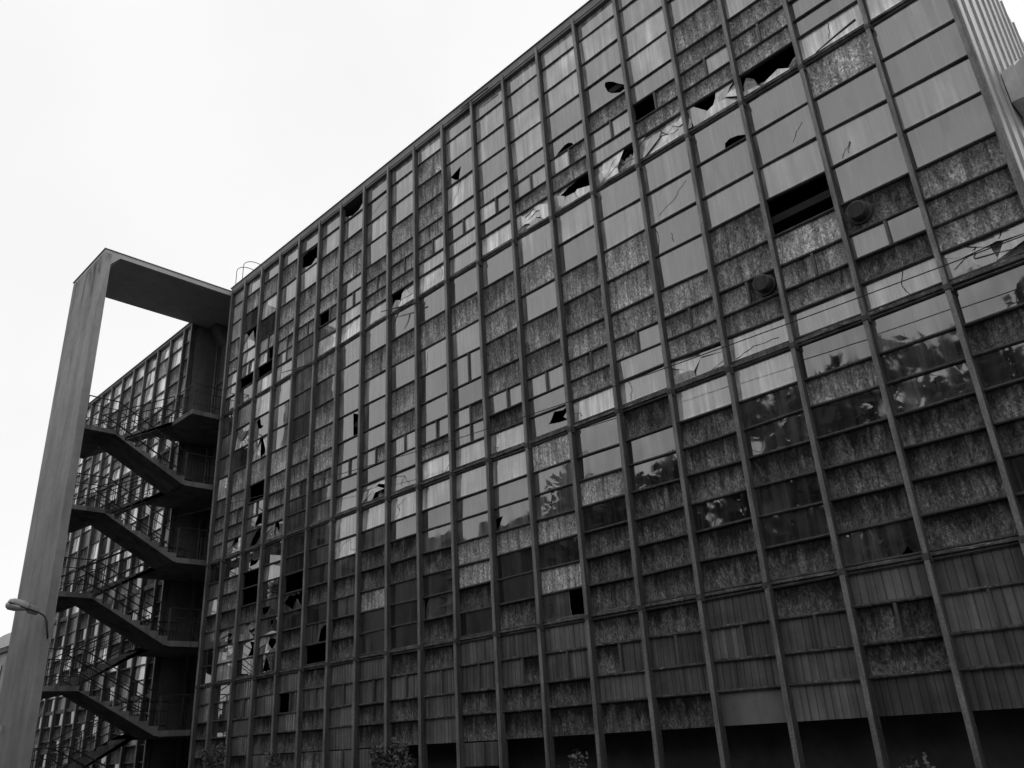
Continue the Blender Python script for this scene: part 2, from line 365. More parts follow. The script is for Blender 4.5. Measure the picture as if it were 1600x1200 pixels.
GT = {'W': .34, 'G': .12, 'g': .085, 'm': .06, 'd': .035}
GROW = {'T': 1.75, 'A': 1.35, 'B': .7, 'C': .6}  # storey factor: brighter glass higher up, light falloff put into the tone
def pane_outline(x0, x1, z0, z1): return lambda u, v: (x0+(x1-x0)*u, z0+(z1-z0)*v)
def tri_fill(outer, hole):
    """rectangle minus polygon, in uv; returns list of uv triangles"""
    def inside(pt, poly):
        x, y = pt; c = False; n_ = len(poly)
        for i in range(n_):
            x1, y1 = poly[i]; x2, y2 = poly[(i+1)%n_]
            if (y1 > y) != (y2 > y) and x < (x2-x1)*(y-y1)/(y2-y1)+x1: c = not c
        return c
    from mathutils.geometry import delaunay_2d_cdt
    vs = [Vector(p) for p in outer]; nv = len(vs); vs += [Vector((min(1, max(0, a)), min(1, max(0, b)))) for a, b in hole]
    ed = [(i, (i+1) % nv) for i in range(nv)] + [(nv+i, nv+(i+1) % len(hole)) for i in range(len(hole))]
    V_, E_, F_, *_r = delaunay_2d_cdt(vs, ed, [], 0, 1e-5)
    out = []
    for f in F_:
        pts = [(V_[i].x, V_[i].y) for i in f]; c = (sum(p[0] for p in pts)/len(pts), sum(p[1] for p in pts)/len(pts))
        if not inside(c, hole): out.append(pts)
    return out
def random_hole(r):
    cx_, cy_ = r.uniform(.35, .7), r.uniform(.35, .65); k = r.randint(7, 11); out = []
    for i in range(k):
        a = 2*math.pi*i/k + r.uniform(-.2, .2); q = r.uniform(.12, .48)
        out.append((min(.98, max(.02, cx_+q*math.cos(a))), min(.97, max(.03, cy_+q*math.sin(a)*1.1))))
    return out
T_ = .02   # glazing thickness in bays
def make_pane(x0, x1, z0, z1, code, key, r, wing=False):
    """returns (part name, MB)"""
    mb = MB(); at = pane_outline(x0, x1, z0, z1); seed = r.uniform(0, 40)
    tx, tz = r.gauss(0, .007), r.gauss(0, .006)
    if code == 'W': tz = .012 + r.uniform(0, .01)
    if code == 'K': tz = .01
    def Q(u, v, dy=0.):
        x, z = at(u, v); return P(x, YG + dy + tx*(u-.5) + tz*(v-.5), z)
    def flat(mat=0, tone=.5, dy=0., nu=1, nv=1):
        rect = [(0,0),(1,0),(1,1),(0,1)]
        mb.face([Q(u, v, dy) for u, v in rect], mat, rect, tone, seed)
        b = [Q(u, v, dy+T_) for u, v in rect]
        mb.face(b[::-1], mat, rect, tone, seed)
        for i in range(4):
            j = (i+1) % 4; mb.face([Q(*rect[j], dy), Q(*rect[i], dy), b[i], b[j]], mat, None, tone, seed)
    def holed(hole, tone):
        for t in tri_fill([(0,0),(1,0),(1,1),(0,1)], hole): mb.face([Q(u, v) for u, v in t], 0, t, tone, seed)
        n_ = len(hole)
        for i in range(n_):     # broken edge has the thickness of the pane
            a, b = hole[i], hole[(i+1) % n_]
            mb.face([Q(*a), Q(*b), Q(*b, .006), Q(*a, .006)], 0, None, .3, seed)
    def cracks(ls):
        for l in ls:
            for a, b in zip(l[:-1], l[1:]):
                m_ = [(a[0]+(b[0]-a[0])*t+(r.uniform(-.02,.02) if 0 < t < 1 else 0), a[1]+(b[1]-a[1])*t+(r.uniform(-.03,.03) if 0 < t < 1 else 0)) for t in (0,.25,.5,.75,1)]
                for c, d in zip(m_[:-1], m_[1:]):
                    w = .006 + r.uniform(0, .004); 
                    du, dv = d[0]-c[0], d[1]-c[1]; L = math.hypot(du*(x1-x0), dv*(z1-z0)) or 1
                    nu, nv = -dv*(z1-z0)/L*w/(x1-x0)*.6, du*(x1-x0)/L*w/(z1-z0)*.6
                    mb.face([Q(c[0]-nu, c[1]-nv, -.002), Q(d[0]-nu, d[1]-nv, -.002), Q(d[0]+nu, d[1]+nv, -.002), Q(c[0]+nu, c[1]+nv, -.002)], 1, None, .1)
    if code in 'WGgmd':
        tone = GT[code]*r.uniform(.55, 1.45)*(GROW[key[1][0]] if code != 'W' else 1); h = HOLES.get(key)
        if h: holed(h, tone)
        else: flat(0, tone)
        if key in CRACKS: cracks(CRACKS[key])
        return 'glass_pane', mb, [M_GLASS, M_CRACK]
    if code == 'j':
        holed(HOLES.get(key) or random_hole(r), GT['m' if key[1][0] in 'BC' else 'G']*r.uniform(.8, 1.2)); return 'glass_pane', mb, [M_GLASS, M_CRACK]
    if code == 'K':
        sites = [(r.random(), r.random()) for _ in range(r.randint(7, 10))]; h = HOLES.get(key) or random_hole(r)
        if key not in HOLES: h = [(.5+(u-.5)*.55, .5+(v-.5)*.6) for u, v in h]
        def inh(pt):
            x, y = pt; c_ = False
            for i in range(len(h)):
                (xa_, ya_), (xb_, yb_) = h[i], h[(i+1) % len(h)]
                if (ya_ > y) != (yb_ > y) and x < (xb_-xa_)*(y-ya_)/(yb_-ya_)+xa_: c_ = not c_
            return c_
        for a, sa in enumerate(sites):
            poly = [(0,0),(1,0),(1,1),(0,1)]
            for b, sb in enumerate(sites):
                if a == b: continue
                nx_, ny_ = (sb[0]-sa[0])*2.2, (sb[1]-sa[1])*.9; mx_, my_ = (sa[0]+sb[0])/2, (sa[1]+sb[1])/2; out = []
                D = lambda p_: (p_[0]-mx_)*nx_+(p_[1]-my_)*ny_
                for i in range(len(poly)):
                    p0, p1 = poly[i], poly[(i+1) % len(poly)]; d0, d1 = D(p0), D(p1)
                    if d0 <= 0: out.append(p0)
                    if (d0 < 0 < d1) or (d1 < 0 < d0): t = d0/(d0-d1); out.append((p0[0]+(p1[0]-p0[0])*t, p0[1]+(p1[1]-p0[1])*t))
                poly = out
                if len(poly) < 3: break
            if len(poly) < 3: continue
            cu, cv = sum(q_[0] for q_ in poly)/len(poly), sum(q_[1] for q_ in poly)/len(poly)
            if inh((cu, cv)) or r.random() < .04: continue
            sh = .995-.012*r.random(); poly = [(cu+(u-cu)*sh, cv+(v-cv)*sh) for u, v in poly]
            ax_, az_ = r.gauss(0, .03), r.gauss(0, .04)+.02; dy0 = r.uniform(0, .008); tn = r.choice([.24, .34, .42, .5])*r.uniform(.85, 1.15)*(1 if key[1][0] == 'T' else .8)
            fr = [Q(u, v, dy0+ax_*(u-cu)+az_*(v-cv)) for u, v in poly]
            mb.face(fr, 0, poly, tn, seed+a); bk = [q_+Vector((0, .008, 0)) for q_ in fr]; mb.face(bk[::-1], 0, poly, tn, seed)
            for i in range(len(fr)): j = (i+1) % len(fr); mb.face([fr[j], fr[i], bk[i], bk[j]], 0, None, .5, seed)
        if key in CRACKS: cracks(CRACKS[key])
        return 'glass_pane', mb, [M_GLASS, M_CRACK]
    if code in 'oOx':
        t = {'o': .30, 'O': .44, 'x': .125}[code]*r.uniform(.78, 1.22)
        if code == 'o' and key[1][0] == 'T': t *= 1.0
        flat(0, t, .0); return 'particle_board', mb, [M_OSB]
    if code in 'cb':
        flat(0, {'c': .155, 'b': .5}[code]*r.uniform(.62, 1.3)); return 'ribbed_sheet', mb, [M_RIB]
    flat(0, .5); return 'grey_board', mb, [M_BLANK]

def crumpled(x0, x1, z0, z1, r, y=.16):
    """a torn, crumpled plastic sheet hanging behind a broken pane"""
    mb = MB(); nx, nz = 16, 7; gr = {}
    t0 = r.uniform(.3, .8); top = []
    for _ in range(nx+1): t0 = min(.95, max(.12, t0+r.gauss(0, .16))); top.append(t0)
    for i in range(nx+1):
        for j in range(nz+1):
            gr[i, j] = P(x0+(x1-x0)*(i/nx), y+.01+abs(r.gauss(0, .025)), z0+(z1-z0)*(j/nz)*top[i])
    for i in range(nx):
        for j in range(nz): mb.face([gr[i,j], gr[i+1,j], gr[i+1,j+1], gr[i,j+1]], 0, None, .5)
    return mb

PARTS = {}    # name -> list of (screen size, MB, mats)
HW = .029     # half mullion width in bays
TH = .017     # half transom height
extra = []
for k, s_ in TABLE.items():
    codes = s_.split(); assert len(codes) == len(ROWS), (k, len(codes), len(ROWS))
    xa = (k if k else .2) + HW*.3; xb = k+1-HW*.3
    for (rn, zt, zb), code in zip(ROWS, codes):
        r = random.Random(k*1009 + int(zt*100))
        hv = [(xa, xb, code)]
        if '/' in code:
            xm = xa + (xb-xa)*(.5+r.uniform(-.02, .03)); a, b = code.split('/'); hv = [(xa, xm-.016, a), (xm+.016, xb, b)]
            q = MB(); q.box(xm-.018, xm+.018, YG-.035, YG+.03, zb+TH, zt-TH, 0); extra.append(('window_post', q, [M_TRAN], k, zt))
        for x0, x1, c in hv:
            if c == 'h': continue
            key = (k, rn) if len(hv) == 1 else (k, rn, 'ab'[x0 > xa+.1])
            if c in 'vV':   # board that carries a round vent
                c2 = 'x' if c == 'V' else 'x'
                cxv = x0+.24 if c == 'V' else x0+.26; czv = (zt+zb)/2
                v_ = MB(); cc = P(cxv, YG, czv); rr = .20
                for (ra, ya, rb, yb) in ((.24, .0, .24, -.05), (.24, -.05, .19, -.06), (.19, -.06, .19, -.24), (.19, -.24, .17, -.26), (.17, -.26, .0, -.265)):
                    for i in range(28):
                        a0, a1 = 2*math.pi*i/28, 2*math.pi*(i+1)/28
                        f = lambda ra_, ya_, a: cc + Vector((ra_*math.cos(a), ya_, ra_*math.sin(a)))
                        v_.face([f(ra, ya, a0), f(ra, ya, a1), f(rb, yb, a1), f(rb, yb, a0)])
                vo = v_.build('round_vent', M_FIN, bld, merge='normals'); vo.parent = bld; bpy.context.view_layer.update()
                gq = MB(); [gq.tube([cc+Vector((-math.sqrt(max(0, .0256-h_*h_)), -.268, h_)), cc+Vector((math.sqrt(max(0, .0256-h_*h_)), -.268, h_))], .006, 4) for h_ in (-.12, -.08, -.04, 0, .04, .08, .12)]
                go = gq.build('vent_grille', M_TRAN); go.parent = vo; go.location = (0, 0, 0)
                nm, mb, mats = make_pane(x0, x1, zb+TH*.6, zt-TH*.6, c2, key, r)
            else:
                nm, mb, mats = make_pane(x0, x1, zb+TH*.6, zt-TH*.6, c, key, r)
            if c == 'K':
                extra.append(('torn_sheet', crumpled(x0+.02, x1-.02, zb+TH, zt-TH, r), [M_SHEET], k, zt))
            a = px(x0, YG, zb); b = px(x1, YG, zt); area = abs((a[0]-b[0])*(a[1]-b[1]))
            if not (-50 < (a[0]+b[0])/2 < 1650 and -50 < (a[1]+b[1])/2 < 1250): area *= .01
            PARTS.setdefault(nm, []).append((area, mb, mats))
def join(into, mb):
    n0 = len(into.v); into.v += mb.v; into.f += [tuple(i+n0 for i in f) for f in mb.f]
    into.m += mb.m; into.uv += mb.uv; into.t += mb.t; into.s += mb.s
PLURAL = {'glass_pane': 'small_glass_panes', 'particle_board': 'small_particle_boards', 'ribbed_sheet': 'small_ribbed_sheets', 'grey_board': 'small_grey_boards'}
for nm, lst in PARTS.items():
    lst.sort(key=lambda t: -t[0]); rest = MB()
    for i, (a, mb, mats) in enumerate(lst):
        if i < 99: mb.build(nm, mats, bld, merge=False)
        else: join(rest, mb)
    if rest.f: tag(rest.build(PLURAL[nm], lst[0][2], bld, merge=False), kind='stuff')
for nm, mb, mats, k, z in extra: mb.build(nm, mats, bld, merge=(nm != 'torn_sheet'))

# mullions: a pale cap in front of a darker fin, spliced at the floor lines
SEG = [(13.02, 8.82), (8.82, 4.65), (4.65, 1.62), (1.62, ZG)]
XR = 20.03
for k in list(range(0, 20)) + [XR]:
    x = .2 if k == 0 else k
    if k == XR: x = XR-.01
    mb = MB(); 
    for i, (zt, zb) in enumerate(SEG):
        j = rnd.gauss(0, .006); d = .0035*(i % 2)
        j2 = rnd.gauss(0, .007)
        for (w_, ya_, yb_, za_, zc_, mt_) in ((HW, -.002-d, .016-d, zb+.004, zt-.004, 0), (HW*.85, .016-d, YG+.03, zb, zt, 1)):
            mb.hexa([P(x-w_+j2, ya_, za_), P(x+w_+j2, ya_, za_), P(x+w_+j2, yb_, za_), P(x-w_+j2, yb_, za_), P(x-w_+j, ya_, zc_), P(x+w_+j, ya_, zc_), P(x+w_+j, yb_, zc_), P(x-w_+j, yb_, zc_)], mt_)
        mb.box(x-HW*1.15+j, x+HW*1.15+j, YG-.022, YG-.001, zb+.01, zt-.01, 1)
        if i < 3:   # splice plate
            mb.box(x-HW*1.3, x+HW*1.3, -.012, .03, zb-.035, zb+.035, 1)
            mb.box(x+HW*.6, x+HW*1.5, .02, YG-.03, zb-.06, zb+.03, 1)
    mb.build('mullion', [M_CAP, M_FIN], bld)
# transoms, one bar per row line running between the end mullions (slightly uneven, bay by bay)
def transom(z, h=TH, y0=YG-.026, y1=YG+.03, warp=.006, mat=None, name='transom', xs=None, sag=0):
    mb = MB(); r = random.Random(int(z*977)+3)
    for k in range(0, 20):
        xa = .2 if k == 0 else k; xb = k+1 if k < 19 else XR
        xa += HW*.62; xb -= HW*.62
        a, b = r.gauss(0, warp), r.gauss(0, warp)
        mb.hexa([P(xa,y0,z-h+a),P(xb,y0,z-h+b),P(xb,y1,z-h+b),P(xa,y1,z-h+a),P(xa,y0,z+h+a),P(xb,y0,z+h+b),P(xb,y1,z+h+b),P(xa,y1,z+h+a)])
        # small angle stop along the glass line
        mb.hexa([P(xa,y0-.012,z-h*.35+a),P(xb,y0-.012,z-h*.35+b),P(xb,y0,z-h*.35+b),P(xa,y0,z-h*.35+a),P(xa,y0-.012,z+h*.2+a),P(xb,y0-.012,z+h*.2+b),P(xb,y0,z+h*.2+b),P(xa,y0,z+h*.2+a)])
    return mb.build(name, mat or M_TRAN, bld)
for s_ in 'TABC':
    z = Zr[s_]
    for i in range(len(z)):
        if s_ == 'C' and i >= 4: continue
        if s_ == 'C' : transom(z[i]*K, TH*1.15, warp=.005, mat=M_LEDGE if i else None)
        else: transom(z[i]*K, TH)
for zt, zb in ((8.86, 8.78), (4.70, 4.60), (1.66, 1.58)):     # floor ledges
    mb = MB(); r = random.Random(int(zt*31))
    for k in range(0, 20):
        xa = (.2 if k == 0 else k)+HW*.62; xb = (k+1 if k < 19 else XR)-HW*.62; nseg = 9
        prev = None; sagk = r.choice([0, 0, 0, .012, .03, .022])
        for i in range(nseg+1):
            t = i/nseg; x = xa+(xb-xa)*t; zz = sagk*math.sin(math.pi*t*.9)*r.uniform(.7, 1.2) + r.gauss(0, .003); yy = YG-.055+r.gauss(0, .006)
            ring = [P(x, YG+.02, zb*K+TH), P(x, yy+.02, zb*K+TH), P(x, yy, zb*K+TH+.012), P(x, yy, zt*K-TH-.01+zz), P(x, yy+.03, zt*K-TH+.004+zz), P(x, YG+.02, zt*K-TH+zz)]
            if prev:
                for a in range(len(ring)-1): mb.face([prev[a], ring[a], ring[a+1], prev[a+1]])
            prev = ring
    mb.build('floor_ledge', M_LEDGE, bld, merge=False)
# sill over the dark ground-floor openings and the fascia under the roof
mb = MB(); mb.box(0.13, 20.08, .019, .6, 12.93, 13.105); mb.box(.13, 20.08, .035, .5, 12.885, 12.929); mb.build('fascia', M_FASCIA, bld)
mb = MB(); mb.box(0.1, 20.11, -.006, .7, 13.107, 13.125); mb.build('coping', M_COPE, bld)
# body: end walls, back, roof, floors (all dark inside)
mb = MB(); mb.box(.13, 20.06, .62, 8, 13.0, 13.06); mb.build('roof', M_ROOF, bld)
mb = MB()
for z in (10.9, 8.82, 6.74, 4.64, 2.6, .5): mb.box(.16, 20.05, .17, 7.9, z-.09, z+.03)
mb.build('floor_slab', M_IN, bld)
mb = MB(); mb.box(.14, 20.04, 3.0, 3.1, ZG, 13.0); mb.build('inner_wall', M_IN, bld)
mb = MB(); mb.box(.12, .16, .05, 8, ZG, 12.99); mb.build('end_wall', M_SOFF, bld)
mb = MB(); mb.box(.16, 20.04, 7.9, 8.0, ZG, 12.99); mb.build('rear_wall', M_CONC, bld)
mb = MB(); mb.box(.16, 20.05, .5, .55, ZG, .0); mb.build('ground_floor_shade_sheet', M_IN2, bld)  # flat dark sheet added to stand for the shade in the open bays
mb = MB(); mb.box(20.055, 20.08, .02, 8, ZG, 13.0)
ys = .46
while ys < 8:
    sm_ = MB(); sm_.box(20.082, 20.112, ys, ys+.03, ZG, 12.98); sm_.build('cladding_seam', M_LAMP, bld); ys += .80
mb.build('end_cladding', M_CLAD, bld)
mb = MB(); mb.box(20.052, 20.088, -.012, .10, ZG, 13.0); mb.build('corner_post', M_CAP, bld)
# sheet-metal hood on the end cladding
mb = MB(); prof = [(0, 0), (.18, .02), (.36, .10), (.52, .24), (.62, .42)]
for (a, b) in zip(prof[:-1], prof[1:]):
    for dy0, dy1 in ((0, 1.2),):
        A = [P(20.1+a[0], 1.53-a[1]*1.2, 8.15), P(20.1+b[0], 1.53-b[1]*1.2, 8.20), P(20.1+b[0], 1.53-b[1]*1.2, 7.62), P(20.1+a[0], 1.53-a[1]*1.2, 7.64)]
        B = [p + Vector((0, 1.5, 1.1)) if i < 2 else p + Vector((0, 1.5, .2)) for i, p in enumerate(A)]
        mb.hexa([A[3], A[2], B[2], B[3], A[0], A[1], B[1], B[0]])
mb.build('metal_hood', plainm('hood_paint', .75, .6), bld, merge=False)
# bent glazing bars hanging off the facade; those at the roof edge draw a dark gash
for a, b in (((10.7,-.012,12.97),(11.6,-.03,12.93)), ((10.72,.0,12.99),(10.95,-.01,12.95)), ((18.28,-.06,8.85),(18.9,-.06,8.99)), ((3.68,-.10,8.98),(5.04,-.03,8.77)), ((7.91,-.10,8.97),(9.1,-.03,8.72)), ((8.3,-.03,8.5),(8.5,-.03,8.78))):
    mb = MB(); pa, pb = P(*a), P(*b); mid = (pa+pb)/2 + Vector((0, -.03, -.02)); mb.tube([pa, mid, pb], [.012, .022, .028], 6); mb.build('loose_bar_and_gash', M_FIN, bld)

# ------------------------------------------------------------------ far wing beyond the stair tower
wing = empty('office_wing', P(-8, 0, ZG), 'narrow far wing of the office block seen behind the stair tower', 'building')
bpy.context.view_layer.update()
r = random.Random(11); XW0, XW1 = -13.4, -2.45
WT = ["W o o W o W/o o W", "W W o o o G/G W g", "W o W W g W/o g W", "G W W o o o/W o g", "W o g W W G/o W W"]
wp = {}
xs = [-2.45] + list(range(-3, -14, -1))
for i in range(len(xs)-1):
    x1, x0 = xs[i], xs[i+1]
    for (rn, zt, zb) in ROWS:
        if rn[0] == 'T': c = WT[i % 5].split()[int(rn[1])-1]
        else: c = r.choice("W W g G o o x c m".split() if rn[0] == 'A' else "W g G x x c c m x".split() if rn[0] == 'B' else "c x g m c x".split())
        hv = [(x0, x1, c)]
        if '/' in c: xm = (x0+x1)/2; a, b = c.split('/'); hv = [(x0, xm, a), (xm, x1, b)]
        for a0, a1, cc in hv:
            nm, mb, mats = make_pane(a0+.01, a1-.01, zb+TH*.6, zt-TH*.6, cc, (99, rn), r)
            if cc == 'W': mb.t = [.62]*len(mb.t)  # bright grazing reflection of the sky put into the pane tone
            a = px(a0, YG, zb); b = px(a1, YG, zt)
            wp.setdefault(nm, []).append((abs((a[0]-b[0])*(a[1]-b[1])), mb, mats))
for nm, lst in wp.items():
    lst.sort(key=lambda t: -t[0]); rest = MB()
    for i, (a, mb, mats) in enumerate(lst):
        if i < 99: mb.build(nm, mats, wing, merge=False)
        else: join(rest, mb)
    if rest.f: tag(rest.build(PLURAL[nm], lst[0][2], wing, merge=False), kind='stuff')
for x in xs:
    mb = MB(); mb.box(x-HW, x+HW, -.004, .018, ZG, 12.98, 0); mb.box(x-HW*.62, x+HW*.62, .018, YG+.03, ZG, 12.98, 1); mb.build('mullion', [M_CAP, M_FIN], wing)
for s_ in 'TABC':
    for z in Zr[s_][:5 if s_ == 'C' else 99]:
        mb = MB()
        for i in range(len(xs)-1): mb.box(xs[i+1]+HW*.62, xs[i]-HW*.62, YG-.045, YG+.03, z*K-TH, z*K+TH)
        mb.build('transom', M_TRAN, wing)
mb = MB(); mb.box(-14, -2.42, .004, .6, 12.95, 13.02); mb.build('fascia', M_FASCIA, wing)
mb = MB(); mb.box(-14.02, -2.41, -.03, .7, 13.022, 13.05); mb.build('coping', M_COPE, wing)
mb = MB(); mb.box(-14, -2.47, .62, 8, 12.96, 13.0); mb.build('roof', M_ROOF, wing)
mb = MB(); mb.box(-14, -2.43, .18, 8, ZG, 12.94); mb.build('wall', M_SOFF, wing)
for z in (8.82, 4.65, 1.62):
    mb = MB(); mb.box(-13.4, -2.47, YG-.055, YG, z*K-.03, z*K+.03); mb.build('floor_ledge', M_LEDGE, wing)

# ------------------------------------------------------------------ stair tower
tow = empty('stair_tower', P(-1.2, -3.55, ZG), 'open concrete fire stair tower with a tall blade wall and roof slab, zigzag flights inside', 'stair tower')
bpy.context.view_layer.update()
X0, X1 = -2.45, -.03
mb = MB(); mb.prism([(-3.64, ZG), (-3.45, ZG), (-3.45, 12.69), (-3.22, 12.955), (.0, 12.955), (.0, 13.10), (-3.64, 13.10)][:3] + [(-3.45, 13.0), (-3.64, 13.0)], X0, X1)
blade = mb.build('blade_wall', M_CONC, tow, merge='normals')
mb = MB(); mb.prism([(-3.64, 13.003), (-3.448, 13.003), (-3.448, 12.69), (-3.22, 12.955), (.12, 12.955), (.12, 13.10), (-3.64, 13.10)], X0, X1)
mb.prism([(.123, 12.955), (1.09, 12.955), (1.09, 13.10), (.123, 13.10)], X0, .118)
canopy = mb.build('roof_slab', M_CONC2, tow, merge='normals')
mb = MB(); mb.box(X0-.02, X1+.02, -3.665, .1, 13.102, 13.125); mb.build('roof_flashing', M_COPE, tow)
# back of the stair hall: wall, recess sides, pipes, door openings
mb = MB(); mb.box(X0-.0, .115, 1.0, 1.1, ZG, 12.95)
for k in range(7):
    zf = 11.09-2.09*k
    mb.box(X0+.02, .1, .955, .997, zf-.13, zf+.02)
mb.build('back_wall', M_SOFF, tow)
for k in range(7):     # near-black slabs painted as the shade inside the doorways off every landing
    zf = 9.0-2.09*k
    if zf < ZG-.2: continue
    mb = MB(); mb.box(-1.9, -1.0, .93, .97, zf, zf+1.38, 0); mb.box(-1.94, -1.9, .92, .99, zf, zf+1.42, 1); mb.box(-1.0, -.96, .92, .99, zf, zf+1.42, 1); mb.box(-1.9, -1.0, .92, .99, zf+1.38, zf+1.42, 1)
    mb.box(-.7, -.05, .94, .985, zf+.7, zf+1.5, 2)
    mb.build('dark_doorway', [M_IN, M_FIN, M_DARKG], tow)
mb = MB()
for k in range(8):
    zf = 12.94-2.09*k
    if zf-1.9 < ZG: continue
    mb.box(X0+.005, X0+.03, .16, .86, zf-1.82, zf-.16)
mb.build('precast_panel', M_SOFF, tow)
mb = MB(); mb.tube([P(-2.36, .88, 12.8), P(-2.36, .88, ZG)], .045, 8); mb.tube([P(-2.28, .92, 12.8), P(-2.28, .92, ZG)], .02, 6); mb.build('drainpipe', M_CAP, tow, smooth=True)
mb = MB(); mb.prism([(.55, 12.953), (.98, 12.953), (.98, 12.35)], X0+.03, X0+.5); mb.build('corner_bracket', M_SOFF, tow, merge='normals')
mb = MB()      # ladder in the recess, near the main block
for xx in (-.18, -.52): mb.tube([P(xx, .80, ZG+.3), P(xx, .80, 12.7)], .022, 6)
z = ZG+.5
while z < 12.6: mb.tube([P(-.18, .80, z), P(-.52, .80, z)], .014, 5); z += .22
mb.build('ladder', M_RAIL, tow)
TK = .115; XM = -1.24
def flight(x0, x1, ya, za, yb, zb, n_=9):
    """stepped slab from the upper edge (ya, za) down to the lower edge (yb, zb)"""
    poly = []; dz = (za-zb)/n_; dy = (yb-ya)/(n_-1)
    y = ya; z = za; poly.append((ya, za))
    for i in range(n_):
        z -= dz; poly.append((y, z))
        if i < n_-1: y += dy; poly.append((y, z))
    s_ = 1 if yb > ya else -1
    poly += [(yb+.02*s_, zb), (yb+.02*s_, zb-TK), (yb-.06*s_, zb-TK), (ya-.0*s_, za-TK)]
    mb = MB(); mb.prism(poly, x0, x1)
    return mb
def rail_set(mb, pts, posts=True, hs=(.80, .57, .20), bal=0):
    pts = [Vector(p) for p in pts]
    for i, h in enumerate(hs): mb.tube([P(p.x, p.y, p.z+h) for p in pts], .024 if i == 0 else .017, 6)
    for a, b in zip(pts[:-1], pts[1:]):
        L = (b-a).length; nn = max(1, round(L/.75))
        for i in range(nn+1):
            q = a + (b-a)*(i/nn); mb.tube([P(q.x, q.y, q.z-.02), P(q.x, q.y, q.z+hs[0])], .016, 5)
        if bal:
            nb = int(L/bal)
            for i in range(1, nb):
                q = a + (b-a)*(i/nb); mb.tube([P(q.x, q.y, q.z+hs[2]), P(q.x, q.y, q.z+hs[1])], .008, 4)
ZO = [7.95-2.09*k for k in range(5)]; ZI = [9.02-2.09*k for k in range(6)]
YO, YI = -2.68, -.75
for k, z in enumerate(ZO):
    if z < ZG: continue
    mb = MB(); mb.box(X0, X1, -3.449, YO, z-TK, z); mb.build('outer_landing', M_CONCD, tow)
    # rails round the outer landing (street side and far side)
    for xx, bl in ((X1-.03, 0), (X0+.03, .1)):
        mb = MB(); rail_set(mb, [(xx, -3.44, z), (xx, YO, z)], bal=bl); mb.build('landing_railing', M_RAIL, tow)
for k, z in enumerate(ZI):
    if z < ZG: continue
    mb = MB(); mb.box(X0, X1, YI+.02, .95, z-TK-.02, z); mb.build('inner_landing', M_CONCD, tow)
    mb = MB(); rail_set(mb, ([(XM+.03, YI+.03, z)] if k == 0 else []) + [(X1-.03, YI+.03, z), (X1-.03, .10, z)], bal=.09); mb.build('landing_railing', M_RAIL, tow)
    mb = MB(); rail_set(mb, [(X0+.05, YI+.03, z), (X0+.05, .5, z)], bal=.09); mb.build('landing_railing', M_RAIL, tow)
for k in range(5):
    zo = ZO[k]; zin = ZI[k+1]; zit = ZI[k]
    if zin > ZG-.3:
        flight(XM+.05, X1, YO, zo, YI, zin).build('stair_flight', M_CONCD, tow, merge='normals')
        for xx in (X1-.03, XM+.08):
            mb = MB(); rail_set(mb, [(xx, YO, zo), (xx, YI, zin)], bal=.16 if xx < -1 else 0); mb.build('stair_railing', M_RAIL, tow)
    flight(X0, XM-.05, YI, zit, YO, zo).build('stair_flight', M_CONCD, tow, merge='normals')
    for xx in (XM-.08, X0+.03):
        mb = MB(); rail_set(mb, [(xx, YI, zit), (xx, YO, zo)], bal=.16); mb.build('stair_railing', M_RAIL, tow)

# wall lamp on the blade
lamp = empty('wall_lamp', P(-.03, -3.61, 2.75), 'pale street lamp with clear bowl on a bent pipe arm fixed to the blade wall', 'lamp')
bpy.context.view_layer.update()
mb = MB(); mb.tube([P(-.01, -3.52, 2.70), P(-.01, -3.60, 3.08), P(-.01, -3.63, 3.15), P(-.01, -3.70, 3.21), P(-.01, -3.84, 3.28)], .028, 8); mb.build('arm', M_FIN, lamp, smooth=True)
def loft(rings, mb):
    for a, b in zip(rings[:-1], rings[1:]):
        n_ = len(a)
        for i in range(n_): mb.face([a[i], a[(i+1) % n_], b[(i+1) % n_], b[i]])
    mb.face(rings[0][::-1]); mb.face(rings[-1])
axis = (P(-.01, -4.46, 3.45) - P(-.01, -3.82, 3.27)); L = axis.length; ax = axis.normalized(); side = Vector((1, 0, 0)); upl = side.cross(ax).normalized()
if upl.z < 0: upl = -upl
o0 = P(-.01, -3.82, 3.27)
def ringu(t, w, h, lo=0.):
    return [o0 + ax*(L*t) + side*(w*math.cos(a)) + upl*(h*max(lo, math.sin(a))) for a in [2*math.pi*i/16 for i in range(16)]]
mb = MB(); loft([ringu(-.02, .07, .06, -.6), ringu(.0, .12, .14, -.8), ringu(.30, .14, .17, -.8), ringu(.31, .15, .18, -.4), ringu(.36, .18, .19, -.25), ringu(.6, .22, .21, -.15), ringu(.85, .20, .18, -.15), ringu(.98, .13, .11, -.15), ringu(1.0, .05, .04, -.15)], mb)
mb.build('lamp_housing', M_LAMP, lamp, smooth=True)
def ringd(t, w, h): return [o0 + ax*(L*t) + side*(w*math.cos(a)) + upl*(-.045 + h*min(0, math.sin(a))) for a in [2*math.pi*i/16 for i in range(16)]]
mb = MB(); loft([ringd(.36, .10, .03), ringd(.48, .17, .09), ringd(.7, .20, .17), ringd(.9, .18, .19), ringd(1.0, .11, .13), ringd(1.03, .05, .06)], mb)
mb.build('lamp_bowl', M_LAMPG, lamp, smooth=True)
mb = MB(); mb.tube([o0+ax*(L*t)-upl*.04+side*.17 for t in (.02, .5, .98)], .025, 6); mb.tube([o0+ax*(L*.36)+upl*.2+side*.1, o0+ax*(L*.36)-upl*.05+side*.21], .012, 5); mb.build('lamp_rim', M_FIN, lamp)
mb = MB(); mb.box(-1.75, -1.68, -3.70, -3.645, .82, .95); mb.build('wall_spotlight', M_LAMP, tow)
